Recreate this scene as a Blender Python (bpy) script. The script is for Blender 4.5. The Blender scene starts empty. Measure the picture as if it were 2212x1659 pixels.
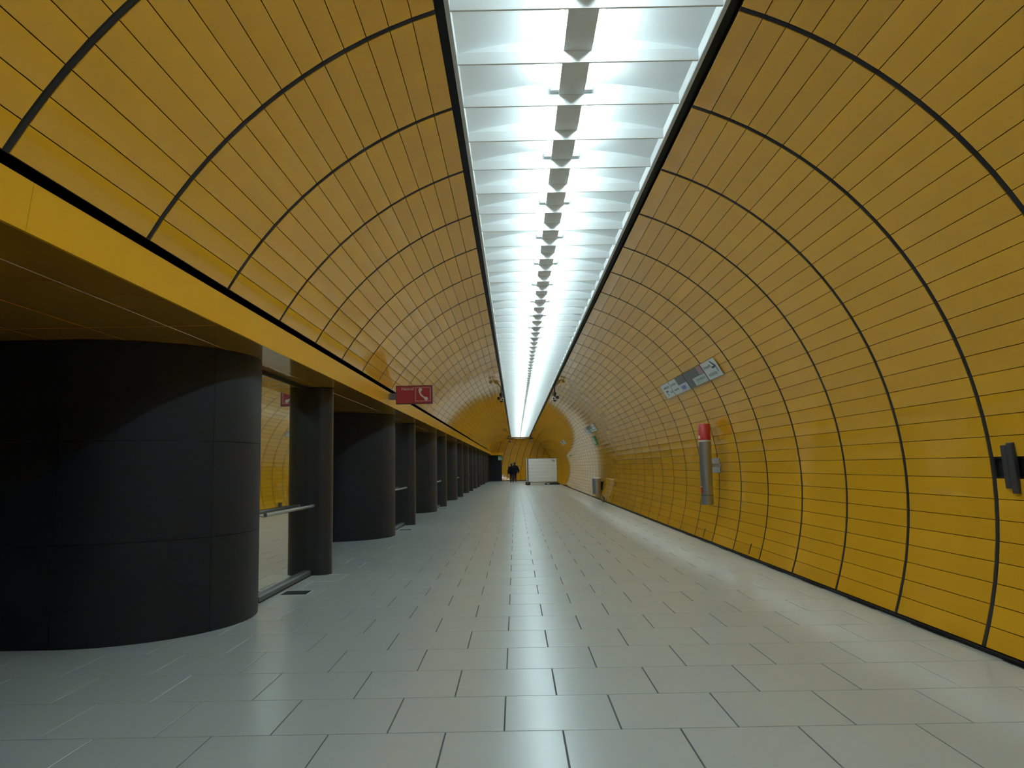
import bpy, math, random
from mathutils import Matrix, Vector
random.seed(7)
SC = bpy.context.scene
COL = SC.collection

# ------------------------------------------------------------------ camera, world, exposure
CAM_H = 1.45
F_PX = 1640.0
YAW, PITCH, ROLL = -0.00251, 0.10814, -0.01876
cam_data = bpy.data.cameras.new('camera')
cam_data.sensor_fit = 'HORIZONTAL'
cam_data.sensor_width = 36.0
cam_data.lens = F_PX * 36.0 / 2212.0
cam_data.clip_start = 0.05
cam_data.clip_end = 300
cam = bpy.data.objects.new('camera', cam_data)
COL.objects.link(cam)
fw = Vector((math.sin(YAW) * math.cos(PITCH), math.cos(YAW) * math.cos(PITCH), math.sin(PITCH)))
rt = Vector((math.cos(YAW), -math.sin(YAW), 0.0))
up = rt.cross(fw)
rt2 = rt * math.cos(ROLL) + up * math.sin(ROLL)
up2 = up * math.cos(ROLL) - rt * math.sin(ROLL)
cm = Matrix((rt2, up2, -fw)).transposed().to_4x4()
cm.translation = (0, 0, CAM_H)
cam.matrix_world = cm
SC.camera = cam

world = bpy.data.worlds.new('world')
world.use_nodes = True
world.node_tree.nodes['Background'].inputs['Color'].default_value = (0.02, 0.02, 0.02, 1)
world.node_tree.nodes['Background'].inputs['Strength'].default_value = 0.0
SC.world = world
SC.view_settings.view_transform = 'Standard'
SC.view_settings.look = 'None'
SC.view_settings.gamma = 1.0
SC.view_settings.use_curve_mapping = False
SC.view_settings.exposure = 0.09
TUBE_STRENGTH = 78.0
TUBE_COLOR = (0.78, 1.0, 1.04, 1)
try:
    SC.cycles.use_denoising = True
    SC.cycles.max_bounces = 10
    SC.cycles.diffuse_bounces = 6
    SC.cycles.glossy_bounces = 5
    SC.cycles.sample_clamp_indirect = 6.0
    SC.cycles.blur_glossy = 0.0
    SC.cycles.caustics_reflective = True
except Exception:
    pass

# ------------------------------------------------------------------ materials
def new_mat(name):
    m = bpy.data.materials.new(name)
    m.use_nodes = True
    nt = m.node_tree
    b = nt.nodes['Principled BSDF']
    return m, nt, b

def simple(name, col, rough=0.5, metal=0.0, spec=0.5, noise=0.0, nscale=8.0):
    m, nt, b = new_mat(name)
    b.inputs['Base Color'].default_value = (*col, 1)
    b.inputs['Roughness'].default_value = rough
    b.inputs['Metallic'].default_value = metal
    b.inputs['Specular IOR Level'].default_value = spec
    if noise:
        tc = nt.nodes.new('ShaderNodeTexCoord')
        n = nt.nodes.new('ShaderNodeTexNoise')
        n.inputs['Scale'].default_value = nscale
        n.inputs['Detail'].default_value = 5
        mr = nt.nodes.new('ShaderNodeMapRange')
        mr.inputs['To Min'].default_value = 1 - noise
        mr.inputs['To Max'].default_value = 1 + noise
        mx = nt.nodes.new('ShaderNodeVectorMath'); mx.operation = 'SCALE'
        mx.inputs[0].default_value = col
        nt.links.new(tc.outputs['Object'], n.inputs['Vector'])
        nt.links.new(n.outputs['Fac'], mr.inputs['Value'])
        nt.links.new(mr.outputs['Result'], mx.inputs['Scale'])
        nt.links.new(mx.outputs['Vector'], b.inputs['Base Color'])
    return m

def enamel(name, col, rough=0.22, vary=0.10):
    """glossy yellow enamel; each sheet a shade of its own"""
    m, nt, b = new_mat(name)
    oi = nt.nodes.new('ShaderNodeObjectInfo')
    ge = nt.nodes.new('ShaderNodeNewGeometry')
    ad = nt.nodes.new('ShaderNodeMath'); ad.operation = 'ADD'
    fr = nt.nodes.new('ShaderNodeMath'); fr.operation = 'FRACT'
    nt.links.new(oi.outputs['Random'], ad.inputs[0])
    nt.links.new(ge.outputs['Random Per Island'], ad.inputs[1])
    nt.links.new(ad.outputs[0], fr.inputs[0])
    no = nt.nodes.new('ShaderNodeTexNoise')
    no.inputs['Scale'].default_value = 1.6
    no.inputs['Detail'].default_value = 3
    nt.links.new(ge.outputs['Position'], no.inputs['Vector'])
    a2 = nt.nodes.new('ShaderNodeMath'); a2.operation = 'ADD'
    nt.links.new(fr.outputs[0], a2.inputs[0]); nt.links.new(no.outputs['Fac'], a2.inputs[1])
    mr = nt.nodes.new('ShaderNodeMapRange')
    mr.inputs['From Min'].default_value = 0.0; mr.inputs['From Max'].default_value = 2.0
    mr.inputs['To Min'].default_value = 1 - vary; mr.inputs['To Max'].default_value = 1 + vary
    nt.links.new(a2.outputs[0], mr.inputs['Value'])
    mx = nt.nodes.new('ShaderNodeVectorMath'); mx.operation = 'SCALE'
    mx.inputs[0].default_value = col
    nt.links.new(mr.outputs['Result'], mx.inputs['Scale'])
    nt.links.new(mx.outputs['Vector'], b.inputs['Base Color'])
    b.inputs['Roughness'].default_value = rough
    return m

def floor_mat(name):
    m, nt, b = new_mat(name)
    oi = nt.nodes.new('ShaderNodeObjectInfo')
    ge = nt.nodes.new('ShaderNodeNewGeometry')
    ad = nt.nodes.new('ShaderNodeMath'); ad.operation = 'ADD'
    fr = nt.nodes.new('ShaderNodeMath'); fr.operation = 'FRACT'
    nt.links.new(oi.outputs['Random'], ad.inputs[0])
    nt.links.new(ge.outputs['Random Per Island'], ad.inputs[1])
    nt.links.new(ad.outputs[0], fr.inputs[0])
    no = nt.nodes.new('ShaderNodeTexNoise'); no.inputs['Scale'].default_value = 2.2; no.inputs['Detail'].default_value = 8
    nt.links.new(ge.outputs['Position'], no.inputs['Vector'])
    sp = nt.nodes.new('ShaderNodeTexVoronoi'); sp.inputs['Scale'].default_value = 7.0
    nt.links.new(ge.outputs['Position'], sp.inputs['Vector'])
    cr = nt.nodes.new('ShaderNodeMapRange')          # a few trodden specks
    cr.inputs['From Min'].default_value = 0.012; cr.inputs['From Max'].default_value = 0.03
    cr.inputs['To Min'].default_value = 0.55; cr.inputs['To Max'].default_value = 1.0
    nt.links.new(sp.outputs['Distance'], cr.inputs['Value'])
    a2 = nt.nodes.new('ShaderNodeMath'); a2.operation = 'ADD'
    nt.links.new(fr.outputs[0], a2.inputs[0]); nt.links.new(no.outputs['Fac'], a2.inputs[1])
    mr = nt.nodes.new('ShaderNodeMapRange')
    mr.inputs['From Max'].default_value = 2.0
    mr.inputs['To Min'].default_value = 0.965; mr.inputs['To Max'].default_value = 1.035
    nt.links.new(a2.outputs[0], mr.inputs['Value'])
    mu = nt.nodes.new('ShaderNodeMath'); mu.operation = 'MULTIPLY'
    nt.links.new(mr.outputs['Result'], mu.inputs[0]); nt.links.new(cr.outputs['Result'], mu.inputs[1])
    mx = nt.nodes.new('ShaderNodeVectorMath'); mx.operation = 'SCALE'
    mx.inputs[0].default_value = (0.385, 0.425, 0.430)
    nt.links.new(mu.outputs[0], mx.inputs['Scale'])
    nt.links.new(mx.outputs['Vector'], b.inputs['Base Color'])
    b.inputs['Roughness'].default_value = 0.23
    return m

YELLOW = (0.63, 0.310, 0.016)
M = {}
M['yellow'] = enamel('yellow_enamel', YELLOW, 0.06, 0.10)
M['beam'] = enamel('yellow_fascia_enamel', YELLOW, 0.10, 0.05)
M['soffit'] = enamel('shade_toned_soffit_enamel', (0.33, 0.140, 0.013), 0.10, 0.05)  # yellow enamel; the soffit's shade is darkened into its base colour
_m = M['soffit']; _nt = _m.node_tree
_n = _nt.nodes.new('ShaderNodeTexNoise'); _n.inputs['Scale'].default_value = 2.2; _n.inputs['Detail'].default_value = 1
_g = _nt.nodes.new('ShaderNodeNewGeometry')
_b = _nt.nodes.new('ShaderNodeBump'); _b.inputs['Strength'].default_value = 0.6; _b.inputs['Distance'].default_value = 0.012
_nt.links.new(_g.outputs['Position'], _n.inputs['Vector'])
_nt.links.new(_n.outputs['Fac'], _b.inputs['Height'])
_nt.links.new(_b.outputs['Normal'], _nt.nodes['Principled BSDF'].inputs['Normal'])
M['tile'] = floor_mat('stone_tile')
M['grout'] = simple('dark_grout', (0.06, 0.06, 0.06), 0.9)
M['shell'] = simple('dark_backing', (0.020, 0.014, 0.010), 0.8)
M['rib'] = simple('dark_rib', (0.012, 0.009, 0.008), 0.6, 0.0, 0.2)
M['black'] = simple('black_trim', (0.005, 0.005, 0.006), 0.6, 0.0, 0.15)
M['pillar'] = simple('black_cladding', (0.0055, 0.0068, 0.0105), 0.5, 0.0, 0.22, 0.25, 3.0)
M['column'] = simple('dark_column_metal', (0.008, 0.0095, 0.014), 0.30, 0.0, 0.45, 0.2, 3.0)
M['trough'] = simple('white_trough_paint', (0.89, 0.92, 0.93), 0.5)
M['louvre'] = simple('white_louvre_paint', (0.89, 0.92, 0.93), 0.45)
M['frame'] = simple('grey_frame_metal', (0.62, 0.65, 0.67), 0.45, 0.0)
M['ballast'] = simple('grey_ballast_paint', (0.86, 0.89, 0.90), 0.5)
M['steel'] = simple('brushed_steel', (0.36, 0.37, 0.39), 0.35, 0.85)
M['rail_steel'] = simple('satin_rail_steel', (0.42, 0.43, 0.43), 0.3, 0.9)
M['base_rail'] = simple('grey_base_rail', (0.065, 0.07, 0.07), 0.45, 0.3)
M['mirror'] = simple('mirrored_glass', (0.78, 0.82, 0.80), 0.02, 1.0)
M['red'] = simple('red_sign', (0.25, 0.010, 0.016), 0.45)
M['red_bright'] = simple('red_cap', (0.38, 0.016, 0.016), 0.4)
M['white'] = simple('white_print', (0.62, 0.56, 0.55), 0.5)
M['sign_white'] = simple('pale_sign', (0.55, 0.57, 0.56), 0.45)
M['sign_grey'] = simple('dark_grey_sign', (0.085, 0.090, 0.092), 0.45)
M['print_grey'] = simple('grey_print', (0.22, 0.24, 0.24), 0.5)
M['print_black'] = simple('black_print', (0.02, 0.02, 0.02), 0.5)
M['print_blue'] = simple('blue_print', (0.10, 0.12, 0.28), 0.5)
M['print_pink'] = simple('pale_red_print', (0.32, 0.17, 0.17), 0.5)
M['green'] = simple('green_sign', (0.06, 0.20, 0.11), 0.45)
M['board'] = simple('white_board', (0.84, 0.88, 0.92), 0.45, 0, 0.5, 0.04, 2.0)
M['board_frame'] = simple('brown_grey_frame', (0.12, 0.09, 0.07), 0.5)
M['rubber'] = simple('black_rubber', (0.012, 0.012, 0.012), 0.7)
M['brown_box'] = simple('brown_box', (0.07, 0.045, 0.03), 0.5)
M['cloth'] = simple('dark_cloth', (0.007, 0.006, 0.010), 0.9, 0.0, 0.1)
M['trousers'] = simple('dark_trousers', (0.018, 0.014, 0.026), 0.9, 0.0, 0.1)
M['skin'] = simple('skin', (0.35, 0.20, 0.14), 0.6)
M['hair'] = simple('dark_hair', (0.015, 0.010, 0.008), 0.6)
M['shoe'] = simple('shoe', (0.03, 0.028, 0.028), 0.5)
M['plate'] = simple('grey_plate', (0.34, 0.31, 0.29), 0.4, 0.0)
M['dark_green'] = simple('dark_grate', (0.008, 0.014, 0.013), 0.7, 0.0, 0.15)
M['vent'] = simple('grey_vent', (0.18, 0.19, 0.195), 0.5)
mt, nt, b = new_mat('tube_light')
nt.nodes.remove(b)
em = nt.nodes.new('ShaderNodeEmission')
em.inputs['Color'].default_value = TUBE_COLOR
em.inputs['Strength'].default_value = TUBE_STRENGTH
nt.links.new(em.outputs[0], nt.nodes['Material Output'].inputs['Surface'])
M['tube'] = mt

# ------------------------------------------------------------------ helpers
class MB:
    """collects polygons, then links them as ONE mesh object"""
    def __init__(self):
        self.v = []; self.f = []
    def add(self, vs, fs):
        n = len(self.v)
        self.v += [tuple(p) for p in vs]
        self.f += [tuple(i + n for i in f) for f in fs]
        return self
    def box(self, x0, x1, y0, y1, z0, z1, mat=None):
        vs = [(x, y, z) for x in (x0, x1) for y in (y0, y1) for z in (z0, z1)]
        if mat is not None: vs = [mat @ Vector(p) for p in vs]
        return self.add(vs, [(0, 1, 3, 2), (4, 6, 7, 5), (0, 4, 5, 1), (2, 3, 7, 6), (0, 2, 6, 4), (1, 5, 7, 3)])
    def cbox(self, x0, x1, y0, y1, z0, z1, c=0.003, mat=None):
        """box whose top (z1) edge is chamfered by c"""
        b = [(x0, y0), (x1, y0), (x1, y1), (x0, y1)]
        i = [(x0 + c, y0 + c), (x1 - c, y0 + c), (x1 - c, y1 - c), (x0 + c, y1 - c)]
        vs = [(x, y, z0) for x, y in b] + [(x, y, z1 - c) for x, y in b] + [(x, y, z1) for x, y in i]
        if mat is not None: vs = [mat @ Vector(p) for p in vs]
        fs = [(3, 2, 1, 0)]
        for k in range(4):
            j = (k + 1) % 4
            fs += [(k, j, 4 + j, 4 + k), (4 + k, 4 + j, 8 + j, 8 + k)]
        fs.append((8, 9, 10, 11))
        return self.add(vs, fs)
    def tube(self, p, q, r, n=10, r2=None, cap=True):
        p, q = Vector(p), Vector(q); r2 = r if r2 is None else r2
        d = (q - p).normalized()
        a = d.orthogonal().normalized(); bb = d.cross(a)
        vs = []
        for c, rr in ((p, r), (q, r2)):
            vs += [c + (a * math.cos(2 * math.pi * k / n) + bb * math.sin(2 * math.pi * k / n)) * rr for k in range(n)]
        fs = [(k, (k + 1) % n, n + (k + 1) % n, n + k) for k in range(n)]
        if cap: fs += [tuple(range(n))[::-1], tuple(range(n, 2 * n))]
        return self.add(vs, fs)
    def lathe(self, prof, c, n=16):
        """prof = [(r, z)...] turned about the vertical through c"""
        vs = []; fs = []
        for r, z in prof:
            vs += [(c[0] + r * math.cos(2 * math.pi * k / n), c[1] + r * math.sin(2 * math.pi * k / n), c[2] + z) for k in range(n)]
        for i in range(len(prof) - 1):
            fs += [(i * n + k, i * n + (k + 1) % n, (i + 1) * n + (k + 1) % n, (i + 1) * n + k) for k in range(n)]
        fs += [tuple(range(n))[::-1], tuple(range((len(prof) - 1) * n, len(prof) * n))]
        return self.add(vs, fs)
    def prism(self, poly, y0, y1, axis='y'):
        """poly in the (x, z) plane pushed from y0 to y1, or in the (x, y) plane pushed in z"""
        n = len(poly)
        if axis == 'y': vs = [(x, y0, z) for x, z in poly] + [(x, y1, z) for x, z in poly]
        else: vs = [(x, y, y0) for x, y in poly] + [(x, y, y1) for x, y in poly]
        fs = [(k, (k + 1) % n, n + (k + 1) % n, n + k) for k in range(n)]
        fs += [tuple(range(n))[::-1], tuple(range(n, 2 * n))]
        return self.add(vs, fs)
    def mesh(self, name, m, smooth=False):
        me = bpy.data.meshes.new(name)
        me.from_pydata(self.v, [], self.f)
        me.materials.append(m)
        me.update()
        import bmesh
        bm = bmesh.new(); bm.from_mesh(me)
        bmesh.ops.recalc_face_normals(bm, faces=bm.faces)
        bm.to_mesh(me); bm.free()
        if smooth:
            me.polygons.foreach_set('use_smooth', [True] * len(me.polygons))
            try: me.set_sharp_from_angle(angle=math.radians(40))
            except Exception: pass
        return me
    def build(self, name, m, parent=None, smooth=False):
        return link(name, self.mesh(name, m, smooth), parent)

def link(name, me, parent=None, mat=None):
    o = bpy.data.objects.new(name, me)
    COL.objects.link(o)
    if parent is not None: o.parent = parent
    if mat is not None: o.matrix_basis = mat
    return o

def tag(o, label=None, cat=None, group=None, kind=None):
    if label: o['label'] = label
    if cat: o['category'] = cat
    if group: o['group'] = group
    if kind: o['kind'] = kind
    return o

def empty(name, loc=(0, 0, 0)):
    o = bpy.data.objects.new(name, None)
    COL.objects.link(o); o.location = loc
    o.empty_display_size = 0.1
    return o

def copy_tree(o, parent=None):
    c = o.copy(); COL.objects.link(c)
    if parent is not None: c.parent = parent
    for ch in list(o.children): copy_tree(ch, c)
    return c

# ------------------------------------------------------------------ tunnel geometry
CX, CZ, RX, RZ = 0.4882, 1.1721, 3.2155, 3.3473     # cross-section of the vault
RING0, RINGD = 4.605, 1.332                          # dark ring joints along the tunnel
K0, K1 = -8, 54                                      # first and last ring
Y0, Y1 = RING0 + RINGD * K0, RING0 + RINGD * K1
STRIP_L, STRIP_R, STRIP_Z = -0.370, 1.406, 4.40
def ell(phi, off=0.0): return (CX + (RX + off) * math.cos(phi), CZ + (RZ + off) * math.sin(phi))
def phi_x(x, top=True): return math.acos((x - CX) / RX)
def phi_z(z, right=True):
    a = math.asin((z - CZ) / RZ)
    return a if right else math.pi - a
def arc_points(p0, p1, n):
    """n + 1 angles from p0 to p1 with equal chords"""
    N = 2000
    ps = [p0 + (p1 - p0) * i / N for i in range(N + 1)]
    L = [0.0]
    for i in range(N):
        a, c = ell(ps[i]), ell(ps[i + 1]); L.append(L[-1] + math.hypot(c[0] - a[0], c[1] - a[1]))
    out = []; j = 0
    for k in range(n + 1):
        t = L[-1] * k / n
        while j < N - 1 and L[j + 1] < t: j += 1
        u = (t - L[j]) / max(1e-9, L[j + 1] - L[j])
        out.append(ps[j] + (ps[j + 1] - ps[j]) * min(1, u))
    return out
PHI_R = arc_points(phi_x(STRIP_R + 0.095), phi_z(0.032), 33)
PHI_L = arc_points(phi_x(STRIP_L - 0.090), phi_z(2.900, False), 15)

GAP_Y, GAP_P, THICK = 0.056, 0.0045, 0.020
def panel_matrix(pa, pb, y, tilt=0.0):
    a, c = ell(pa), ell(pb)
    t = Vector((c[0] - a[0], 0, c[1] - a[1])).normalized()
    yv = Vector((0, 1, 0))
    n = t.cross(yv)
    mid = Vector(((a[0] + c[0]) / 2, y, (a[1] + c[1]) / 2))
    if n.dot(Vector((CX, y, CZ)) - mid) < 0: t = -t; n = -n
    R = Matrix((t, yv, n)).transposed().to_4x4()
    return Matrix.Translation(mid) @ R @ Matrix.Rotation(tilt, 4, 'Y')
def chord(ph):
    a, c = ell(ph[0]), ell(ph[1])
    return math.hypot(c[0] - a[0], c[1] - a[1])

SLOT_BAY, SLOT_ROW = 0, 24
PLATE_BAY = 7
def make_wall(name, ph, side, near_bays, skip):
    # dark backing shell behind the panels
    mb = MB()
    pts_in = [ell(p, 0.030) for p in ph]; pts_out = [ell(p, 0.16) for p in ph]
    poly = pts_in + pts_out[::-1]
    n = len(pts_in)
    vs = [(x, Y0, z) for x, z in poly] + [(x, Y1, z) for x, z in poly]
    m2 = len(poly)
    fs = []
    for k in range(m2):
        j = (k + 1) % m2
        fs.append((k, j, m2 + j, m2 + k))
    for k in range(n - 1):
        fs.append((k, k + 1, m2 - 2 - k, m2 - 1 - k))
        fs.append((m2 + k + 1, m2 + k, m2 + m2 - 1 - k, m2 + m2 - 2 - k))
    mb.add(vs, fs)
    root = mb.build(name, M['shell'])
    tag(root, kind='structure')
    c = chord(ph)
    pm = MB().cbox(-(c - GAP_P) / 2, (c - GAP_P) / 2, -(RINGD - GAP_Y) / 2, (RINGD - GAP_Y) / 2, -THICK, 0, 0.0015).mesh('panel', M['yellow'])
    field = MB()
    rnd = random.Random(side)
    row_tilt = [rnd.gauss(0, 0.0045) for _ in ph]
    for kb in range(K0, K1):
        y = RING0 + RINGD * (kb + 0.5)
        for i in range(len(ph) - 1):
            if (kb, i) in skip: continue
            mt_ = panel_matrix(ph[i], ph[i + 1], y, row_tilt[i] + rnd.gauss(0, 0.0015))
            if kb in near_bays: link('panel', pm, root, mt_)
            else: field.cbox(-(c - GAP_P) / 2, (c - GAP_P) / 2, -(RINGD - GAP_Y) / 2, (RINGD - GAP_Y) / 2, -THICK, 0, 0.0015, mt_)
    tag(field.build('panel_field', M['yellow'], root), kind='stuff')
    # the dark ring joint: a shallow rounded rib, lying a little behind the panel faces
    rb = MB()
    prof = [(-GAP_Y / 2, 0.028), (-GAP_Y / 2, 0.006), (-GAP_Y / 4, 0.000), (GAP_Y / 4, 0.000), (GAP_Y / 2, 0.006), (GAP_Y / 2, 0.028)]
    vs = []; fs = []
    q = len(prof)
    for p in ph:
        for (dy, off) in prof:
            x, z = ell(p, off); vs.append((x, dy, z))
    for i in range(len(ph) - 1):
        for k in range(q):
            j = (k + 1) % q
            fs.append((i * q + k, i * q + j, (i + 1) * q + j, (i + 1) * q + k))
    fs += [tuple(range(q)), tuple(range((len(ph) - 1) * q, len(ph) * q))]
    rb.add(vs, fs)
    rm = rb.mesh('rib', M['rib'])
    for k in range(K0, K1 + 1):
        link('rib', rm, root, Matrix.Translation((0, RING0 + RINGD * k, 0)))
    return root
wall_right = make_wall('wall_right', PHI_R, 3, range(-1, 8), {(SLOT_BAY, SLOT_ROW)})
wall_left = make_wall('wall_left', PHI_L, 5, range(-1, 19), set())

tag(MB().box(3.488, 3.60, Y0, Y1, 0.0, 0.026).build('baseboard_right', M['black']), kind='structure')

# ------------------------------------------------------------------ floor
TW, TX0, TD, TY0 = 0.64694, 0.2337, 0.6440, 4.3683
FX0, FX1 = -6.9, 3.490
fl = MB().box(FX0 - 0.3, 4.2, Y0 - 0.2, 84, -0.20, -0.006).build('floor', M['grout'])
tag(fl, kind='structure')
TG = 0.009
tile_list = []
r0 = int(math.floor((Y0 - TY0) / TD)); r1 = int(math.ceil((79.5 - TY0) / TD))
for r in range(r0, r1):
    y0, y1 = TY0 + r * TD + TG / 2, TY0 + (r + 1) * TD - TG / 2
    half = 0.5 if r % 2 == 0 else 0.0      # running bond
    k = int(math.floor((FX0 - TX0) / TW)) - 1
    while True:
        x0 = TX0 + (k + half) * TW; x1 = x0 + TW; k += 1
        if x1 < FX0: continue
        if x0 > FX1 - 0.02: break
        a, c2 = max(x0, FX0) + TG / 2, min(x1, FX1) - TG / 2
        if c2 - a < 0.02: continue
        tile_list.append((a, c2, y0, y1, x1 - x0 - TG - (c2 - a) < 1e-6))
def project(p):
    d = Vector(p) - Vector((0, 0, CAM_H)); w = d.dot(fw)
    if w < 0.2: return None
    return 1106 + F_PX * d.dot(rt2) / w, 829.5 - F_PX * d.dot(up2) / w
def in_view(t):
    y = (t[2] + t[3]) / 2
    if y < 3.0 or t[1] < -2.75: return False
    for x in (t[0], (t[0] + t[1]) / 2, t[1]):
        for yy in (t[2], t[3]):
            q = project((x, yy, 0))
            if q and -5 < q[0] < 2217 and q[1] < 1665: return True
    return False
vis = [t for t in tile_list if in_view(t)]
vis.sort(key=lambda t: t[2])
single = set(vis[:300])
full = MB().cbox(-(TW - TG) / 2, (TW - TG) / 2, -(TD - TG) / 2, (TD - TG) / 2, -0.012, 0, 0.0015).mesh('tile', M['tile'])
field = MB()
for t in tile_list:
    cx_, cy_ = (t[0] + t[1]) / 2, (t[2] + t[3]) / 2
    if t in single:
        if t[4]: link('tile', full, fl, Matrix.Translation((cx_, cy_, 0)))
        else:
            w = (t[1] - t[0]) / 2; h = (t[3] - t[2]) / 2
            link('tile', MB().cbox(-w, w, -h, h, -0.012, 0, 0.0015).mesh('tile', M['tile']), fl, Matrix.Translation((cx_, cy_, 0)))
    else:
        field.cbox(t[0], t[1], t[2], t[3], -0.012, 0, 0.0015)
tag(field.build('tile_field', M['tile'], fl), kind='stuff')

# ------------------------------------------------------------------ ceiling light trough
SX = (STRIP_L + STRIP_R) / 2; SW = (STRIP_R - STRIP_L) / 2
BAND_T = 4.49; APEX = 4.615
def arch(x): return BAND_T + (APEX - BAND_T) * (1 - ((x - SX) / SW) ** 2)
light = empty('ceiling_light', (SX, 30, STRIP_Z))
tag(light, 'long white luminous trough of cross louvres and tubes along the tunnel crown', 'ceiling light')
def lpart(mb, name, m, smooth=False):
    o = mb.build(name, m, light, smooth)
    o.matrix_parent_inverse = Matrix.Translation((-SX, -30, -STRIP_Z))
    return o
TROUGH_END = 77.0
N = 20
xs = [SX - SW + 2 * SW * i / N for i in range(N + 1)]
lpart(MB().prism([(x, arch(x)) for x in xs] + [(x, arch(x) + 0.03) for x in xs[::-1]], Y0, TROUGH_END), 'reflector', M['trough'], True)
for s, x in ((-1, STRIP_L), (1, STRIP_R)):
    lpart(MB().box(min(x, x + s * 0.012), max(x, x + s * 0.012), Y0, TROUGH_END, STRIP_Z + 0.002, BAND_T + 0.04), 'side_plate', M['louvre'])
    lpart(MB().box(min(x, x + s * 0.030), max(x, x + s * 0.030), Y0, TROUGH_END, STRIP_Z - 0.012, STRIP_Z + 0.001), 'edge_frame', M['frame'])
    a, c2 = x + s * 0.031, x + s * 0.100
    lpart(MB().box(min(a, c2), max(a, c2), Y0, TROUGH_END, STRIP_Z + 0.005, STRIP_Z + 0.03), 'edge_gap', M['black'])
lpart(MB().box(STRIP_L - 0.10, STRIP_R + 0.45, TROUGH_END, TROUGH_END + 0.05, STRIP_Z - 0.12, STRIP_Z + 0.02), 'end_plate', M['trough'])
# ballast housing down the middle
lpart(MB().box(SX - 0.105, SX + 0.105, Y0, TROUGH_END, BAND_T + 0.001, BAND_T + 0.075), 'ballast_housing', M['ballast'])
# one louvre: a thin blade below, a segment with an arched top above it
lv = MB()
lv.box(STRIP_L + 0.001, STRIP_R - 0.001, -0.008, 0.010, STRIP_Z, BAND_T)
seg = [(STRIP_L + 0.002, BAND_T)] + [(x, arch(x)) for x in xs[1:-1]] + [(STRIP_R - 0.002, BAND_T)]
n = len(seg)
vs = [(x, 0.004 + (z - BAND_T) * 0.25, z) for x, z in seg] + [(x, 0.030 + (z - BAND_T) * 0.25, z) for x, z in seg]
fs = [(k, (k + 1) % n, n + (k + 1) % n, n + k) for k in range(n)] + [tuple(range(n))[::-1], tuple(range(n, 2 * n))]
lv.add(vs, fs)
lvm = lv.mesh('louvre', M['louvre'])
LV0, LVD = 4.645, RINGD / 2 + 0.001
tubem = MB()
tubem.tube((0, 0.05, 0), (0, 1.235, 0), 0.014, 8)
tubem = tubem.mesh('fluorescent_tube', M['tube'], True)
holdm = MB().box(-0.033, 0.033, -0.030, 0.030, -0.022, 0.022).mesh('lamp_holder', M['frame'])
inv = Matrix.Translation((-SX, -30, -STRIP_Z))
k = 2 * K0
while True:
    y = LV0 + LVD * k
    if y > TROUGH_END - 0.1: break
    if y > Y0 + 0.1:
        o = link('louvre', lvm, light, Matrix.Translation((0, y, 0))); o.matrix_parent_inverse = inv
        if k % 2 == 0 and y < TROUGH_END - 1.35:
            for sx in (-1, 1):
                o = link('fluorescent_tube', tubem, light, Matrix.Translation((SX + sx * 0.140, y, BAND_T + 0.042))); o.matrix_parent_inverse = inv
                o = link('lamp_holder', holdm, light, Matrix.Translation((SX + sx * 0.139, y - 0.02, BAND_T + 0.042))); o.matrix_parent_inverse = inv
    k += 1
# small marks on the ballast housing
for k in range(0, 8):
    for sx in (-0.062, 0.062):
        mb = MB(); y = LV0 + LVD * (2 * k + 1) + 0.10
        for dz in (0, 0.03):
            mb.box(SX + sx - 0.009, SX + sx + 0.009, y + dz, y + dz + 0.016, BAND_T - 0.001, BAND_T + 0.002)
        lpart(mb, 'clip', M['frame'])
for k in range(0, 15):
    y = 8.03 + k * 3 * RINGD
    vb = MB()
    xa, xb = -0.23, 0.05
    zz = min(arch(xa), arch(xb))
    vb.box(xa, xb, y, y + 0.15, zz - 0.004, zz + 0.01)
    for j in range(9):
        x = xa + 0.015 + j * 0.03
        vb.box(x, x + 0.010, y + 0.01, y + 0.14, zz - 0.010, zz - 0.004)
    lpart(vb, 'vent_grille', M['vent'])

# cover above everything, so that the tunnel is closed
tag(MB().box(-3.2, 4.3, Y0, 84, 4.70, 4.9).build('ceiling', M['shell']), kind='structure')

# ------------------------------------------------------------------ yellow fascia beam and soffit on the left
BX, BT, BB = -2.31, 2.862, 2.620
beam = MB().box(BX - 0.20, BX - 0.03, Y0, 76.4, BB + 0.01, BT - 0.01).build('trim_1', M['shell'])
tag(beam, kind='structure')
SEG = 3 * RINGD
y = 3.55 - 4 * SEG
while y < 76.3:
    yb = min(y + SEG - 0.003, 76.4); ya = max(y, Y0)
    if yb > ya + 0.05:
        mb = MB()
        TL = 0.030
        prof = [(BX - TL, BB), (BX, BT), (BX - 0.06, BT + 0.004), (BX - 0.06, BT - 0.012), (BX - 0.012, BT - 0.012), (BX - 0.012 - TL, BB + 0.012), (BX - 0.020 - TL, BB + 0.012), (BX - 0.020 - TL, BB)]
        mb.prism(prof, ya, yb)
        mb.build('fascia_panel', M['beam'], beam)
    y += SEG
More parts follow.
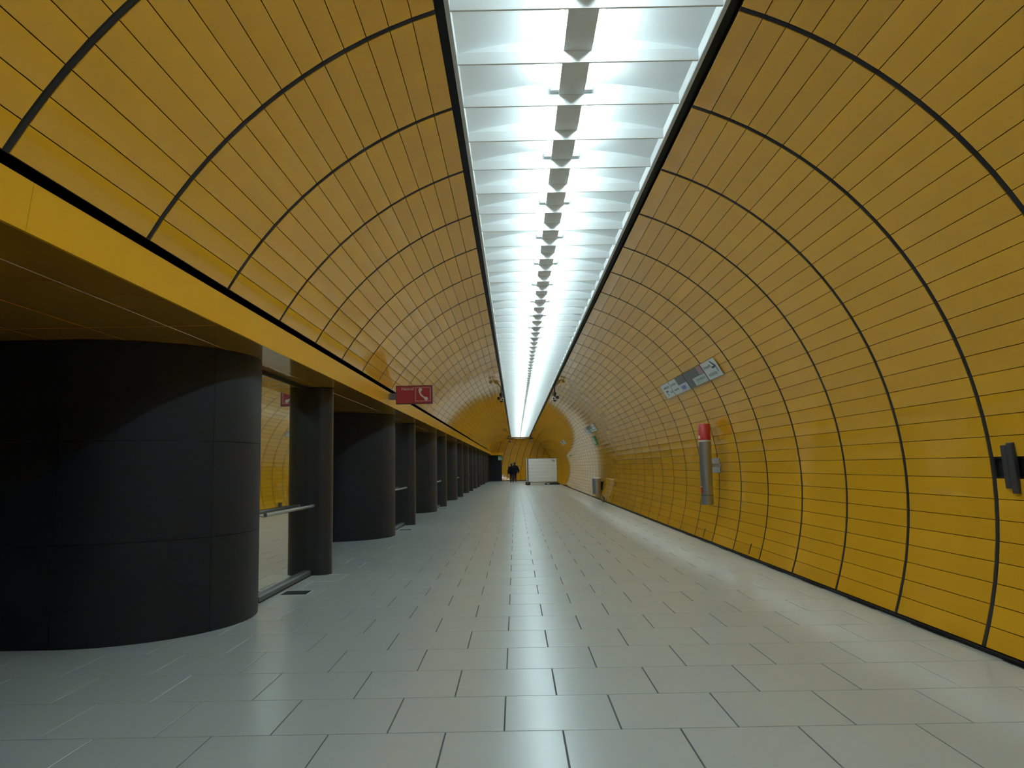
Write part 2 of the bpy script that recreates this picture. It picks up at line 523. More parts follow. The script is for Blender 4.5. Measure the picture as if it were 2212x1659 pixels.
# dark slot above the fascia
tag(MB().box(-2.75, BX - 0.035, Y0, 76.4, BT - 0.06, BT - 0.013).build('trim_2', M['shell']), kind='structure')
soff = MB().box(-7.0, BX - 0.032, Y0, 78.5, BB + 0.03, BB + 0.20).build('ceiling_side_passage', M['shell'])
soff.name = 'ceiling_left'
tag(soff, kind='structure')
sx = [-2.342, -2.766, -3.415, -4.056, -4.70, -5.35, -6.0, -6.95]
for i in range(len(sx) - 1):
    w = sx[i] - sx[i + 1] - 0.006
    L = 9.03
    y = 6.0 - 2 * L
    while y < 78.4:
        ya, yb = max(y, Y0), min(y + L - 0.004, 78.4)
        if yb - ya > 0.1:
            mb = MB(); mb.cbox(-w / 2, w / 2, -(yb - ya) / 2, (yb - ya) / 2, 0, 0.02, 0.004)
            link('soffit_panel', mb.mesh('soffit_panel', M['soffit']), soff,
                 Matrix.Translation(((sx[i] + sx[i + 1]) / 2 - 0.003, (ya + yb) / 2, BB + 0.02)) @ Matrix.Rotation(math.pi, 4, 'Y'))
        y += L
# walls that close the side passages
tag(MB().box(-7.2, -6.9, Y0, 84, 0, 3.0).build('wall_passage', M['shell']), kind='structure')
bpy.data.objects['wall_passage'].name = 'wall_left_rear'
tag(MB().box(-7.2, 4.3, Y0 - 0.3, Y0, -0.05, 4.9).build('wall_back', M['yellow']), kind='structure')

# ------------------------------------------------------------------ wide black pillars, slim columns, mirrored panes
PER = 9.03
PZ = BB - 0.004
ORD = ['', 'second', 'third', 'fourth', 'fifth', 'sixth', 'seventh', 'eighth', 'ninth']
R_P, NX = 1.25, -3.91
def stadium(r, xc, xl, n=20):
    pts = [(xl, -r)]
    pts += [(xc + r * math.cos(a), r * math.sin(a)) for a in [-math.pi / 2 + math.pi * i / n for i in range(n + 1)]]
    pts += [(xl, r)]
    return pts
def cladding(r, xc, segs, z0, z1, t=0.012):
    """curved sheet along stations (angle or x), outer face at r"""
    po, pi = [], []
    for kind, val in segs:
        if kind == 'a': po.append((xc + r * math.cos(val), r * math.sin(val))); pi.append((xc + (r - t) * math.cos(val), (r - t) * math.sin(val)))
        else:
            s = kind; po.append((val, s * r)); pi.append((val, s * (r - t)))
    mb = MB(); mb.prism(po + pi[::-1], z0, z1, 'z')
    return mb
def make_pillar():
    root = MB().prism(stadium(R_P - 0.010, NX, -6.88), 0, PZ, 'z').build('wide_pillar', M['shell'])
    g = 0.0015 / R_P
    cuts = [-math.pi / 2, -0.52, 0.52, math.pi / 2]
    zs = [0.0, 0.855, 1.735, PZ]
    for zi in range(3):
        z0, z1 = zs[zi] + (0.002 if zi else 0.0), zs[zi + 1] - 0.002
        for ci in range(3):
            a0, a1 = cuts[ci] + g, cuts[ci + 1] - g
            st = [('a', a0 + (a1 - a0) * i / 10) for i in range(11)]
            cladding(R_P, NX, st, z0, z1).build('cladding_sheet', M['pillar'], root, True)
        for s in (-1, 1):
            cladding(R_P, NX, [(s, NX - 0.004), (s, -5.4)], z0, z1).build('cladding_sheet', M['pillar'], root)
            cladding(R_P, NX, [(s, -5.408), (s, -6.88)], z0, z1).build('cladding_sheet', M['pillar'], root)
    return root
p0 = make_pillar()
NP = 8
for i in range(0, NP):
    o = p0 if i == 0 else copy_tree(p0)
    o.location = (0, 6.50 + R_P + PER * i, 0)
    if i < 0: lab = 'wide black round-nosed pillar standing behind the viewpoint'
    elif i == 0: lab = 'huge wide black round-nosed pillar filling the left edge, nearest of its row'
    else: lab = f'wide black round-nosed pillar, {ORD[i]} nearest of the wide ones in the row'
    tag(o, lab, 'pillar', 'wide black pillars', 'thing')

R_S, XS_ = 0.18, -2.79
c0 = MB().prism(stadium(R_S - 0.004, XS_, -3.40, 16), 0, PZ, 'z').build('slim_column', M['shell'])
MB().prism(stadium(R_S, XS_, -3.40, 24), 0.004, PZ - 0.010, 'z').build('casing', M['column'], c0, True)
MB().prism(stadium(R_S - 0.001, XS_, -3.38, 24), PZ - 0.009, PZ, 'z').build('cap_ring', M['black'], c0)
for i in range(0, NP):
    o = c0 if i == 0 else copy_tree(c0)
    o.location = (0, 10.72 + R_S + PER * i, 0)
    if i < 0: lab = 'slim dark rounded column behind the viewpoint'
    elif i == 0: lab = 'slim dark rounded column beside the large mirrored pane, nearest of the slim ones'
    else: lab = f'slim dark rounded column, {ORD[i]} nearest of the slim ones in the row'
    tag(o, lab, 'column', 'slim dark columns', 'thing')

GX = -2.92
def make_pane():
    root = empty('glass_partition')
    ya, yb = 0.22, 2.355
    MB().box(GX - 0.012, GX, ya, yb, 0.078, BB - 0.05).build('glass_pane', M['mirror'], root)
    mb = MB(); mb.prism([(GX - 0.05, 0.0), (GX + 0.060, 0.0), (GX + 0.060, 0.060), (GX + 0.045, 0.075), (GX - 0.05, 0.075)], ya, yb)
    mb.build('base_rail', M['base_rail'], root)
    MB().box(GX + 0.058, GX + 0.068, ya, yb, 0.0, 0.012).build('base_seal', M['black'], root)
    MB().box(GX - 0.03, GX + 0.012, ya, yb, BB - 0.05, BB - 0.001).build('head_trim', M['black'], root)
    hr = MB(); zc = 0.960; xc = GX + 0.115
    hr.tube((xc, ya, zc), (xc, yb - 0.13, zc), 0.022, 14)
    hr.tube((xc, yb - 0.13, zc), (xc - 0.03, yb - 0.08, zc), 0.022, 14)
    h = hr.build('handrail', M['rail_steel'], root, True)
    for yy in (ya + 0.3, yb - 0.35):
        MB().tube((xc, yy, zc - 0.01), (GX + 0.001, yy, zc - 0.04), 0.008, 8).build('bracket', M['rail_steel'], h)
    return root
g0 = make_pane()
for i in range(0, NP):
    o = g0 if i == 0 else copy_tree(g0)
    o.location = (0, 8.36 + PER * i, 0)
    if i < 0: lab = 'mirrored glass pane with steel handrail behind the viewpoint'
    elif i == 0: lab = 'mirrored glass pane with steel handrail showing the red sign, nearest of its row'
    else: lab = f'mirrored glass pane with steel handrail, {ORD[i]} nearest, beside the {ORD[i]} slim column'
    tag(o, lab, 'glass partition', 'mirrored panes between the pillars')

gr0 = empty('floor_grate')
mb = MB(); w, d = 0.31, 0.30
mb.box(-w / 2, w / 2, -d / 2, d / 2, 0.0005, 0.002)
mb.build('mat', M['dark_green'], gr0)
mb = MB()
for a in range(10):
    y = -d / 2 + 0.012 + a * 0.029
    mb.box(-w / 2 + 0.006, w / 2 - 0.006, y, y + 0.012, 0.002, 0.004)
mb.build('grate_bars', M['dark_green'], gr0)
mb = MB()
for s in (-1, 1):
    mb.box(-w / 2 - 0.006, w / 2 + 0.006, min(s * d / 2, s * (d / 2 + 0.006)), max(s * d / 2, s * (d / 2 + 0.006)), 0.0005, 0.003)
    mb.box(min(s * w / 2, s * (w / 2 + 0.006)), max(s * w / 2, s * (w / 2 + 0.006)), -d / 2, d / 2, 0.0005, 0.003)
mb.build('grate_frame', M['frame'], gr0)
for i in (0, 1, 2, 3):
    o = gr0 if i == 0 else copy_tree(gr0)
    o.location = (-2.64, 9.25 + PER * i, 0)
    tag(o, ['dark rectangular grate set in the floor before the nearest mirrored pane',
            'dark floor grate before the second mirrored pane',
            'dark floor grate before the third mirrored pane',
            'dark floor grate before the fourth mirrored pane'][i], 'floor grate', 'floor grates along the pillars')

# ------------------------------------------------------------------ far end: dark block, cross beam, bending vault
tag(MB().box(-7.0, -1.39, 77.4, 77.7, 0, 2.60).build('wall_far_left', M['pillar']), kind='structure')
tag(MB().box(-7.0, -1.20, 77.2, 77.7, 2.60, 2.85).build('trim_3', M['beam']), kind='structure')
far = empty('wall_far', (0.3, 78.0, 0))
far.rotation_euler = (0, 0, math.radians(6))
tag(far, kind='structure')
FR, FZc, FRZ = 3.0, 1.17, 3.35
def fell(p, off=0): return (-FR + (FR + off) * math.cos(p) + FR * (1 - math.cos(math.asin(-FZc / FRZ))), FZc + (FRZ + off) * math.sin(p))
pf = [math.asin(-FZc / FRZ) + (1.12 - math.asin(-FZc / FRZ)) * i / 22 for i in range(23)]
mb = MB()
for i in range(22):
    a, c2 = fell(pf[i], 0.03), fell(pf[i + 1], 0.03); a2, c3 = fell(pf[i], 0.1), fell(pf[i + 1], 0.1)
    mb.add([(-7, a[0], a[1]), (4.5, a[0], a[1]), (4.5, c2[0], c2[1]), (-7, c2[0], c2[1]),
            (-7, a2[0], a2[1]), (4.5, a2[0], a2[1]), (4.5, c3[0], c3[1]), (-7, c3[0], c3[1])],
           [(0, 1, 2, 3), (7, 6, 5, 4), (0, 4, 5, 1), (1, 5, 6, 2), (2, 6, 7, 3), (3, 7, 4, 0)])
mb.build('backing', M['shell'], far)
mb = MB(); rb = MB()
for k in range(16):
    # the rings lean as the tunnel bends away
    x0 = -6.6 + k * 0.68
    for i in range(22):
        a, c2 = fell(pf[i]), fell(pf[i + 1])
        u0, u1 = i / 22, (i + 1) / 22
        s0, s1 = 0.9 * u0 ** 1.5, 0.9 * u1 ** 1.5
        g = 0.02
        mb.add([(x0 + s0 + g, a[0], a[1] + 0.003), (x0 + 0.68 + s0 - g, a[0], a[1] + 0.003), (x0 + 0.68 + s1 - g, c2[0], c2[1] - 0.003), (x0 + s1 + g, c2[0], c2[1] - 0.003),
                (x0 + s0 + g, a[0] + 0.02, a[1] + 0.003), (x0 + 0.68 + s0 - g, a[0] + 0.02, a[1] + 0.003), (x0 + 0.68 + s1 - g, c2[0] + 0.02, c2[1] - 0.003), (x0 + s1 + g, c2[0] + 0.02, c2[1] - 0.003)],
               [(0, 1, 2, 3), (7, 6, 5, 4), (0, 4, 5, 1), (1, 5, 6, 2), (2, 6, 7, 3), (3, 7, 4, 0)])
tag(mb.build('panel_field', M['yellow'], far), kind='stuff')
MB().box(-7, 4.5, -0.04, 0.02, 0, 0.06).build('skirting', M['black'], far)
tag(MB().box(-3.0, 4.2, 76.95, 77.05, 4.02, 4.70).build('wall_far_upper', M['yellow']), kind='structure')
tag(MB().box(-7.2, 4.3, 83.7, 84.0, -0.05, 4.9).build('wall_front', M['shell']), kind='structure')
# red cameras and bin etc. follow

# ------------------------------------------------------------------ red emergency-call sign
sy = 14.0
sg = empty('emergency_call_sign', (-1.85, sy, 2.64))
tag(sg, 'red projecting emergency call sign with white telephone symbol on the yellow beam', 'sign')
def at_sign(mb, name, m, parent=None, smooth=False):
    o = mb.build(name, m, parent or sg, smooth)
    if parent is None: o.matrix_parent_inverse = Matrix.Translation((1.85, -sy, -2.64))
    return o
X0, X1, Z0, Z1 = -2.185, -1.518, 2.640, 2.972
bd = at_sign(MB().box(X0, X1, sy, sy + 0.09, Z0, Z1), 'sign_box', M['red'])
def frame_rect(x0, x1, z0, z1, t, y0, y1):
    mb = MB()
    mb.box(x0, x1, y0, y1, z1 - t, z1); mb.box(x0, x1, y0, y1, z0, z0 + t)
    mb.box(x0, x0 + t, y0, y1, z0 + t, z1 - t); mb.box(x1 - t, x1, y0, y1, z0 + t, z1 - t)
    return mb
at_sign(frame_rect(X0 - 0.004, X1 + 0.004, Z0 - 0.004, Z1 + 0.004, 0.012, sy - 0.004, sy + 0.094), 'sign_rim', simple('dark_red_rim', (0.06, 0.006, 0.008), 0.4))
at_sign(frame_rect(-1.835, -1.545, 2.678, 2.945, 0.016, sy - 0.003, sy + 0.001), 'symbol_frame', simple('pale_frame_print', (0.42, 0.22, 0.22), 0.5))
# telephone handset
hs = MB()
cxs, czs, rr = -1.585, 2.905, 0.175
arc = []
for i in range(13):
    a = math.radians(180 + 12 + i * 66 / 12)
    arc.append(a)
outer = [(cxs + (rr + 0.012) * math.cos(a), czs + (rr + 0.012) * math.sin(a)) for a in arc]
inner = [(cxs + (rr - 0.016) * math.cos(a), czs + (rr - 0.016) * math.sin(a)) for a in arc]
hs.prism(outer + inner[::-1], sy - 0.004, sy + 0.001)
def ear(x, z, ang, s=1):
    ca, sa = math.cos(ang), math.sin(ang)
    base = [(-0.026, -0.024), (0.030, -0.030), (0.040, 0.0), (0.030, 0.030), (-0.006, 0.034), (-0.026, 0.022)]
    hs.prism([(x + u * ca - v * sa, z + u * sa + v * ca) for u, v in base], sy - 0.0042, sy + 0.001)
ear(-1.738, 2.888, math.radians(70)); ear(-1.635, 2.728, math.radians(-30))
at_sign(hs, 'telephone_symbol', M['white'])
tx = bpy.data.curves.new('lettering', 'FONT')
tx.body = 'Notruf'
tx.size = 0.080; tx.extrude = 0.001
tx.materials.append(M['white'])
tmp = bpy.data.objects.new('lettering_curve', tx); COL.objects.link(tmp)
bpy.context.view_layer.update()
lme = bpy.data.meshes.new_from_object(tmp.evaluated_get(bpy.context.evaluated_depsgraph_get()))
lme.materials.clear(); lme.materials.append(M['white'])
bpy.data.objects.remove(tmp)
to = bpy.data.objects.new('lettering', lme); COL.objects.link(to); to.parent = sg
to.matrix_parent_inverse = Matrix.Translation((1.85, -sy, -2.64))
to.matrix_basis = Matrix.Translation((-2.085, sy - 0.003, 2.890)) @ Matrix.Rotation(math.pi / 2, 4, 'X')
at_sign(MB().prism([(BX + 0.001, 2.722), (X0, 2.722), (X0, 2.835), (BX + 0.001, 2.835)], sy - 0.03, sy + 0.10), 'bracket', simple('brown_grey_bracket', (0.07, 0.055, 0.048), 0.5))

# ------------------------------------------------------------------ things on the right wall
def wall_frame(z, y, off=0.0):
    """matrix at the right wall: x = along the tunnel (towards +Y), y = up the wall, z = into the room"""
    p = phi_z(z)
    x, zz = ell(p, -off)
    tang = Vector((-RX * math.sin(p), 0, RZ * math.cos(p))).normalized()
    nrm = -Vector((math.cos(p) / RX, 0, math.sin(p) / RZ)).normalized()
    ax = Vector((0, 1, 0))
    ax = tang.cross(nrm)
    m_ = Matrix((ax, tang, nrm)).transposed().to_4x4()
    m_.translation = (x, y, zz)
    return m_

# direction sign: the face is split by the ring joints into four sheets, two panels high
def joint_mid(i, j):
    a, c2 = ell(PHI_R[i]), ell(PHI_R[j]); return a, c2
def direction_sign(y_near, y_far, row, label, detail=True, name='direction_sign'):
    """sheets lie over panel rows row and row + 1"""
    zt, zb = ell(PHI_R[row])[1], ell(PHI_R[row + 2])[1]
    zm = (zt + zb) / 2
    ym = (y_near + y_far) / 2
    m_ = wall_frame(zm, ym, 0.020)
    sgn = 1.0 if m_.col[0][1] > 0 else -1.0      # local x runs along +Y or -Y
    root = empty(name); root.matrix_world = m_
    tag(root, label, 'sign')
    a, c2 = ell(PHI_R[row]), ell(PHI_R[row + 2])
    H = math.hypot(a[0] - c2[0], a[1] - c2[1]) / 2 - 0.004
    # ring joints within
    ks = [RING0 + RINGD * k for k in range(K0, K1) if y_near < RING0 + RINGD * k < y_far]
    ed = [y_near] + ks + [y_far]
    # u runs from 0 at the far end (left in the picture) to 1 at the near end (right)
    def U(y): return (y - ym) * sgn
    def rect(mb, ya, yb, v0, v1, z0, z1):
        xa, xb = sorted((U(ya), U(yb)))
        mb.box(xa, xb, v0 * H, v1 * H, z0, z1)
        return mb
    sheets = []
    for i in range(len(ed) - 1):
        ya = ed[i] + (0.02 if i else 0); yb = ed[i + 1] - (0.02 if i < len(ed) - 2 else 0)
        sheets.append((ya, yb))
    def lay(ya, yb, v0, v1, m, parent, nm, lv_=1):
        return rect(MB(), ya, yb, v0, v1, 0.004, 0.004 + 0.0015 * lv_).build(nm, m, parent)
    return root, sheets, rect, U, H, m_
SY0, SY1 = 11.74, 16.08
ROWS = [i for i in range(33) if abs(ell(PHI_R[i])[1] - 3.12) < 0.075]
SROW = min(range(32), key=lambda i: abs(ell(PHI_R[i])[1] - 3.125))
rng = random.Random(11)
def word(rect, mb, ya, yb, v0, v1, z0, z1, seed):
    """illegible small print as the photo shows it: short uneven strokes"""
    rr_ = random.Random(seed)
    y = ya
    while y < yb:
        w = rr_.uniform(0.018, 0.05)
        a = v0 + (v1 - v0) * rr_.uniform(0.0, 0.25); c_ = v1 - (v1 - v0) * rr_.uniform(0.0, 0.3)
        rect(mb, y, min(y + w * 0.6, yb), a, c_, z0, z1)
        y += w
def build_sign(y_near, y_far, row, label, scale=1.0):
    root, sheets, rect, U, H, m_ = direction_sign(y_near, y_far, row, label)
    L = y_far - y_near
    at = lambda u: y_far - u * L                       # u = 0 far end, 1 near end
    for i, (ya, yb) in enumerate(sheets):              # i = 0 is the nearest
        nm = len(sheets) - 1 - i
        white_sheet = i in (0, len(sheets) - 1)
        o = rect(MB(), ya, yb, -1, 1, -0.002, 0.004).build('sign_sheet', M['sign_white' if white_sheet else 'sign_grey'], root)
        z0, z1, z2 = 0.004, 0.0055, 0.007
        if i == len(sheets) - 1:       # far sheet: arrow pointing away, two lines of print
            mb = MB(); word(rect, mb, ya + 0.12, yb - 0.2, 0.25, 0.62, z0, z1, 1); mb.build('print', M['print_grey'], o)
            mb = MB(); word(rect, mb, ya + 0.03, yb - 0.55, -0.55, -0.2, z0, z1, 2); mb.build('print', M['print_grey'], o)
            mb = MB(); rect(mb, yb - 0.42, yb - 0.24, -0.18, 0.02, z0, z1)
            rect(mb, yb - 0.30, yb - 0.26, -0.66, -0.18, z0, z1); mb.build('arrow', M['print_black'], o)
        elif i == 0:                   # near sheet: arrow pointing towards the viewer's end
            mb = MB(); word(rect, mb, ya + 0.35, yb - 0.05, 0.20, 0.58, z0, z1, 3); mb.build('print', M['print_grey'], o)
            mb = MB(); word(rect, mb, ya + 0.25, yb - 0.10, -0.72, -0.30, z0, z1, 4); mb.build('print', M['print_grey'], o)
            mb = MB(); rect(mb, ya + 0.16, ya + 0.34, 0.02, 0.24, z0, z1); 
            n = len(mb.v)
            # chevron head
            ts = [(0.30, 0.80), (0.26, 0.86), (0.08, 0.16), (0.16, 0.12)]
            xs_ = [(U(ya + q), v * H) for q, v in ts]
            mb.add([(x, v, z0) for x, v in xs_] + [(x, v, z1) for x, v in xs_], [(0, 1, 2, 3), (7, 6, 5, 4), (0, 4, 5, 1), (1, 5, 6, 2), (2, 6, 7, 3), (3, 7, 4, 0)])
            mb.build('arrow', M['print_black'], o)
            mb = MB(); ts = [(0.08, 0.14), (0.15, 0.12), (0.16, -0.50), (0.10, -0.52)]
            xs_ = [(U(ya + q), v * H) for q, v in ts]
            mb.add([(x, v, z0) for x, v in xs_] + [(x, v, z1) for x, v in xs_], [(0, 1, 2, 3), (7, 6, 5, 4), (0, 4, 5, 1), (1, 5, 6, 2), (2, 6, 7, 3), (3, 7, 4, 0)])
            mb.build('arrow', M['print_grey'], o)
        elif i == 1:                   # pale red emblem above, pale green field below
            rect(MB(), ya + 0.02, ya + 0.30, 0.05, 0.95, z0, z1).build('emblem', M['print_pink'], o)
            f2 = rect(MB(), ya + 0.01, yb - 0.42, -0.98, -0.02, z0, z1).build('pale_field', simple('pale_green_field', (0.40, 0.46, 0.42), 0.45), o)
            mb = MB(); word(rect, mb, ya + 0.08, yb - 0.65, -0.6, -0.25, z1, z2, 5); mb.build('print', M['print_grey'], o)
            rect(MB(), yb - 0.55, yb - 0.46, -0.85, -0.15, z1, z2).build('pictogram', M['white'], o)
        else:                          # pale field with a blue emblem
            rect(MB(), yb - 0.62, yb, -1, 1, z0, z1).build('pale_field', M['sign_white'], o)
            rect(MB(), ya, yb - 0.62, -1, 0.0, z0, z1).build('pale_field', simple('pale_blue_field', (0.45, 0.47, 0.55), 0.45), o)
            mb = MB(); word(rect, mb, ya + 0.22, ya + 0.55, -0.8, -0.15, z1, z2, 6); mb.build('emblem', M['print_blue'], o)
            mb = MB(); word(rect, mb, ya + 0.8, yb - 0.1, -0.5, -0.2, z1, z2, 7); mb.build('print', M['print_grey'], o)
            mb = MB(); word(rect, mb, ya + 0.62, yb - 0.05, 0.25, 0.6, z1, z2, 8); mb.build('print', M['print_grey'], o)
            rect(MB(), yb - 0.60, yb - 0.45, 0.2, 0.8, z1, z2).build('pictogram', M['white'], o)
    return root
build_sign(SY0, SY1, SROW, 'long white and dark grey direction sign high on the yellow right wall')
build_sign(30.1, 34.5, SROW, 'small-looking second direction sign farther along the wall, above a green exit sign')
build_sign(48.6, 52.0, SROW, 'distant pale direction sign, farthest of the three on the yellow wall')

def exit_sign(name, m_, w, h, label):
    root = empty(name); root.matrix_world = m_
    tag(root, label, 'sign', None)
    MB().box(-w, w, -h, h, -0.005, 0.03).build('sign_box', M['green'], root)
    mb = MB()                                   # running figure, door and arrow, in blocks
    mb.box(-0.70 * w, -0.25 * w, -0.7 * h, 0.7 * h, 0.03, 0.033)
    mb.box(0.05 * w, 0.22 * w, 0.35 * h, 0.70 * h, 0.03, 0.033)
    mb.prism([(0.00 * w, 0.2 * h), (0.30 * w, 0.3 * h), (0.40 * w, -0.1 * h), (0.75 * w, -0.65 * h), (0.55 * w, -0.72 * h), (0.18 * w, -0.25 * h), (-0.08 * w, -0.7 * h), (-0.2 * w, -0.6 * h), (0.05 * w, -0.1 * h)], 0.03, 0.033, 'z')
    mb.build('running_figure_symbol', M['sign_white'], root)
    frame_rect(-w, w, -h, h, 0.02, 0.03, 0.032)
    return root
exit_sign('exit_sign', wall_frame(2.49, 32.55, 0.022), 0.45, 0.21, 'green and white exit sign on the wall below the second direction sign')
me_ = Matrix(((1, 0, 0, -1.545), (0, 0, -1, 77.36), (0, 1, 0, 2.30), (0, 0, 0, 1)))
exit_sign('exit_sign', me_, 0.225, 0.225, 'green and white exit sign at the top corner of the dark far block')

# emergency column: slim steel post on a bracket, red cap
ec = empty('emergency_column', (3.40, 13.65, 0.712))
tag(ec, 'slim steel emergency post with red top standing off the yellow wall', 'emergency post')
def eb(mb, nm, m, smooth=True): 
    o = mb.build(nm, m, ec, smooth); o.matrix_parent_inverse = Matrix.Translation((-3.40, -13.65, -0.712)); return o
r = 0.108; c = (3.40, 13.65, 0)
eb(MB().lathe([(r - .003, 0.712), (r, 0.715), (r, 0.874)], c, 24), 'lower_section', M['steel'])
eb(MB().lathe([(r - 0.004, 0.875), (r - 0.004, 0.882)], c, 24), 'joint_ring', M['black'])
eb(MB().lathe([(r, 0.883), (r, 1.825)], c, 24), 'shaft', M['steel'])
eb(MB().lathe([(r + .001, 1.827), (r + .001, 1.852)], c, 24), 'collar', M['frame'])
eb(MB().lathe([(r, 1.854), (r, 2.135), (r - 0.006, 2.143), (0.01, 2.143)], c, 24), 'red_cap', M['red_bright'])
def arc_patch(a0, a1, z0, z1, rr_, nm, m):
    mb = MB(); n_ = 6
    po = [(c[0] + rr_ * math.cos(a0 + (a1 - a0) * i / n_), c[1] + rr_ * math.sin(a0 + (a1 - a0) * i / n_)) for i in range(n_ + 1)]
    pi_ = [(c[0] + (rr_ - .003) * math.cos(a0 + (a1 - a0) * i / n_), c[1] + (rr_ - .003) * math.sin(a0 + (a1 - a0) * i / n_)) for i in range(n_ + 1)]
    mb.prism(po + pi_[::-1], z0, z1, 'z'); return eb(mb, nm, m)
arc_patch(math.radians(175), math.radians(212), 1.885, 1.935, r + 0.002, 'white_marking', M['white'])
arc_patch(math.radians(175), math.radians(212), 0.915, 1.02, r + 0.002, 'red_label', M['red_bright'])
arc_patch(math.radians(175), math.radians(212), 1.02, 1.035, r + 0.002, 'white_marking', M['white'])
eb(MB().box(3.45, 3.690, 13.72, 13.78, 1.37, 1.43), 'wall_bracket', M['plate'], False)
wp = empty('wall_plate'); mw = wall_frame(1.40, 14.25, 0.0); wp.matrix_world = mw
tag(wp, 'plain grey metal plate on the wall behind the emergency post', 'wall plate')
MB().cbox(-0.46, 0.46, -0.135, 0.135, 0.001, 0.012, 0.003).build('plate', M['plate'], wp)
mb = MB()
for sx_ in (-0.43, 0.43):
    for sy_ in (-0.11, 0.11): mb.tube((sx_, sy_, 0.012), (sx_, sy_, 0.015), 0.010, 8)
mb.build('screws', M['frame'], wp)

# litter bin hung on the wall
bn = empty('litter_bin', (3.40, 32.2, 0.22))
tag(bn, 'round steel litter bin hung at the foot of the yellow wall', 'litter bin')
def bb_(mb, nm, m, smooth=True):
    o = mb.build(nm, m, bn, smooth); o.matrix_parent_inverse = Matrix.Translation((-3.40, -32.2, -0.22)); return o
cb = (3.40, 32.2, 0)
bb_(MB().lathe([(0.165, 0.22), (0.178, 0.23), (0.185, 0.87)], cb, 24), 'body', M['steel'])
bb_(MB().lathe([(0.192, 0.872), (0.192, 0.905), (0.150, 0.912), (0.140, 0.885)], cb, 24), 'rim', M['frame'])
bb_(MB().box(3.56, 3.70, 32.12, 32.28, 0.40, 0.75), 'wall_bracket', M['black'], False)

bx = empty('socket_box', (3.44, 30.1, 0))
tag(bx, 'small dark brown box at the foot of the wall before the litter bin', 'box')
o = MB().box(3.37, 3.465, 29.96, 30.18, 0.0, 0.19).build('body', M['brown_box'], bx); o.matrix_parent_inverse = Matrix.Translation((-3.44, -30.1, 0))
o = MB().box(3.365, 3.47, 29.955, 30.185, 0.19, 0.205).build('lid', M['black'], bx); o.matrix_parent_inverse = Matrix.Translation((-3.44, -30.1, 0))

# black slot with twin bars at the right edge of the view
su = empty('wall_slot')
a, c2 = ell(PHI_R[SLOT_ROW]), ell(PHI_R[SLOT_ROW + 1])
ys = RING0 + RINGD * (SLOT_BAY + 0.5)
msu = panel_matrix(PHI_R[SLOT_ROW], PHI_R[SLOT_ROW + 1], ys)
su.matrix_world = msu
tag(su, 'black recessed slot with upright twin bars in the yellow wall', 'wall slot')
cw = chord(PHI_R) / 2 - 0.004; ll = (RINGD - GAP_Y) / 2
MB().box(-cw, cw, -ll, ll, -0.029, -0.022).build('back_plate', M['black'], su)
mb = frame_rect(-cw, cw, -ll, ll, 0.006, -0.022, 0.0)
fm = MB()
fm.box(-cw, -cw + 0.006, -ll, ll, -0.022, -0.001); fm.box(cw - 0.006, cw, -ll, ll, -0.022, -0.001)
fm.box(-cw, cw, ll - 0.006, ll, -0.022, -0.001); fm.box(-cw, cw, -ll, -ll + 0.006, -0.022, -0.001)
fm.build('slot_frame', M['rib'], su)
mb = MB(); mb.box(-0.05, 0.05, ll - 0.19, ll - 0.16, -0.022, -0.012); mb.box(-0.05, 0.05, ll - 0.25, ll - 0.22, -0.022, -0.012)
mb.build('latch', M['print_grey'], su)
bl = simple('dark_bar', (0.022, 0.018, 0.020), 0.45)
sgn = 1 if msu.col[0][2] > 0 else -1        # local x up or down the wall
for j, (y_, dz) in enumerate(((5.735 - ys, -0.005), (5.665 - ys, -0.025))):
    lo, hi = (-0.175 + (0.02 if j == 0 else -0.015), 0.175 - (0.005 if j == 0 else -0.012))
    xa, xb = sorted((sgn * lo, sgn * hi))
    MB().cbox(xa, xb, y_ - 0.034, y_ + 0.034, -0.005, 0.030, 0.006).build('bar', bl, su)

# short dark joint strips low on the right wall
for i, (yy, zt) in enumerate(((11.765, 0.215), (14.58, 0.210))):
    w = empty('joint_strip'); w.matrix_world = wall_frame(0.135, yy, 0.0)
    tag(w, ['short dark upright strip low on the wall, nearer of the two', 'short dark upright strip low on the wall under the emergency post'][i], 'joint strip', 'joint strips low on the wall')
    MB().cbox(-0.012, 0.012, -0.08, 0.085, -0.002, 0.007, 0.002).build('strip', M['rib'], w)
    MB().box(-0.018, 0.018, -0.084, 0.089, -0.003, 0.001).build('bed', M['shell'], w)

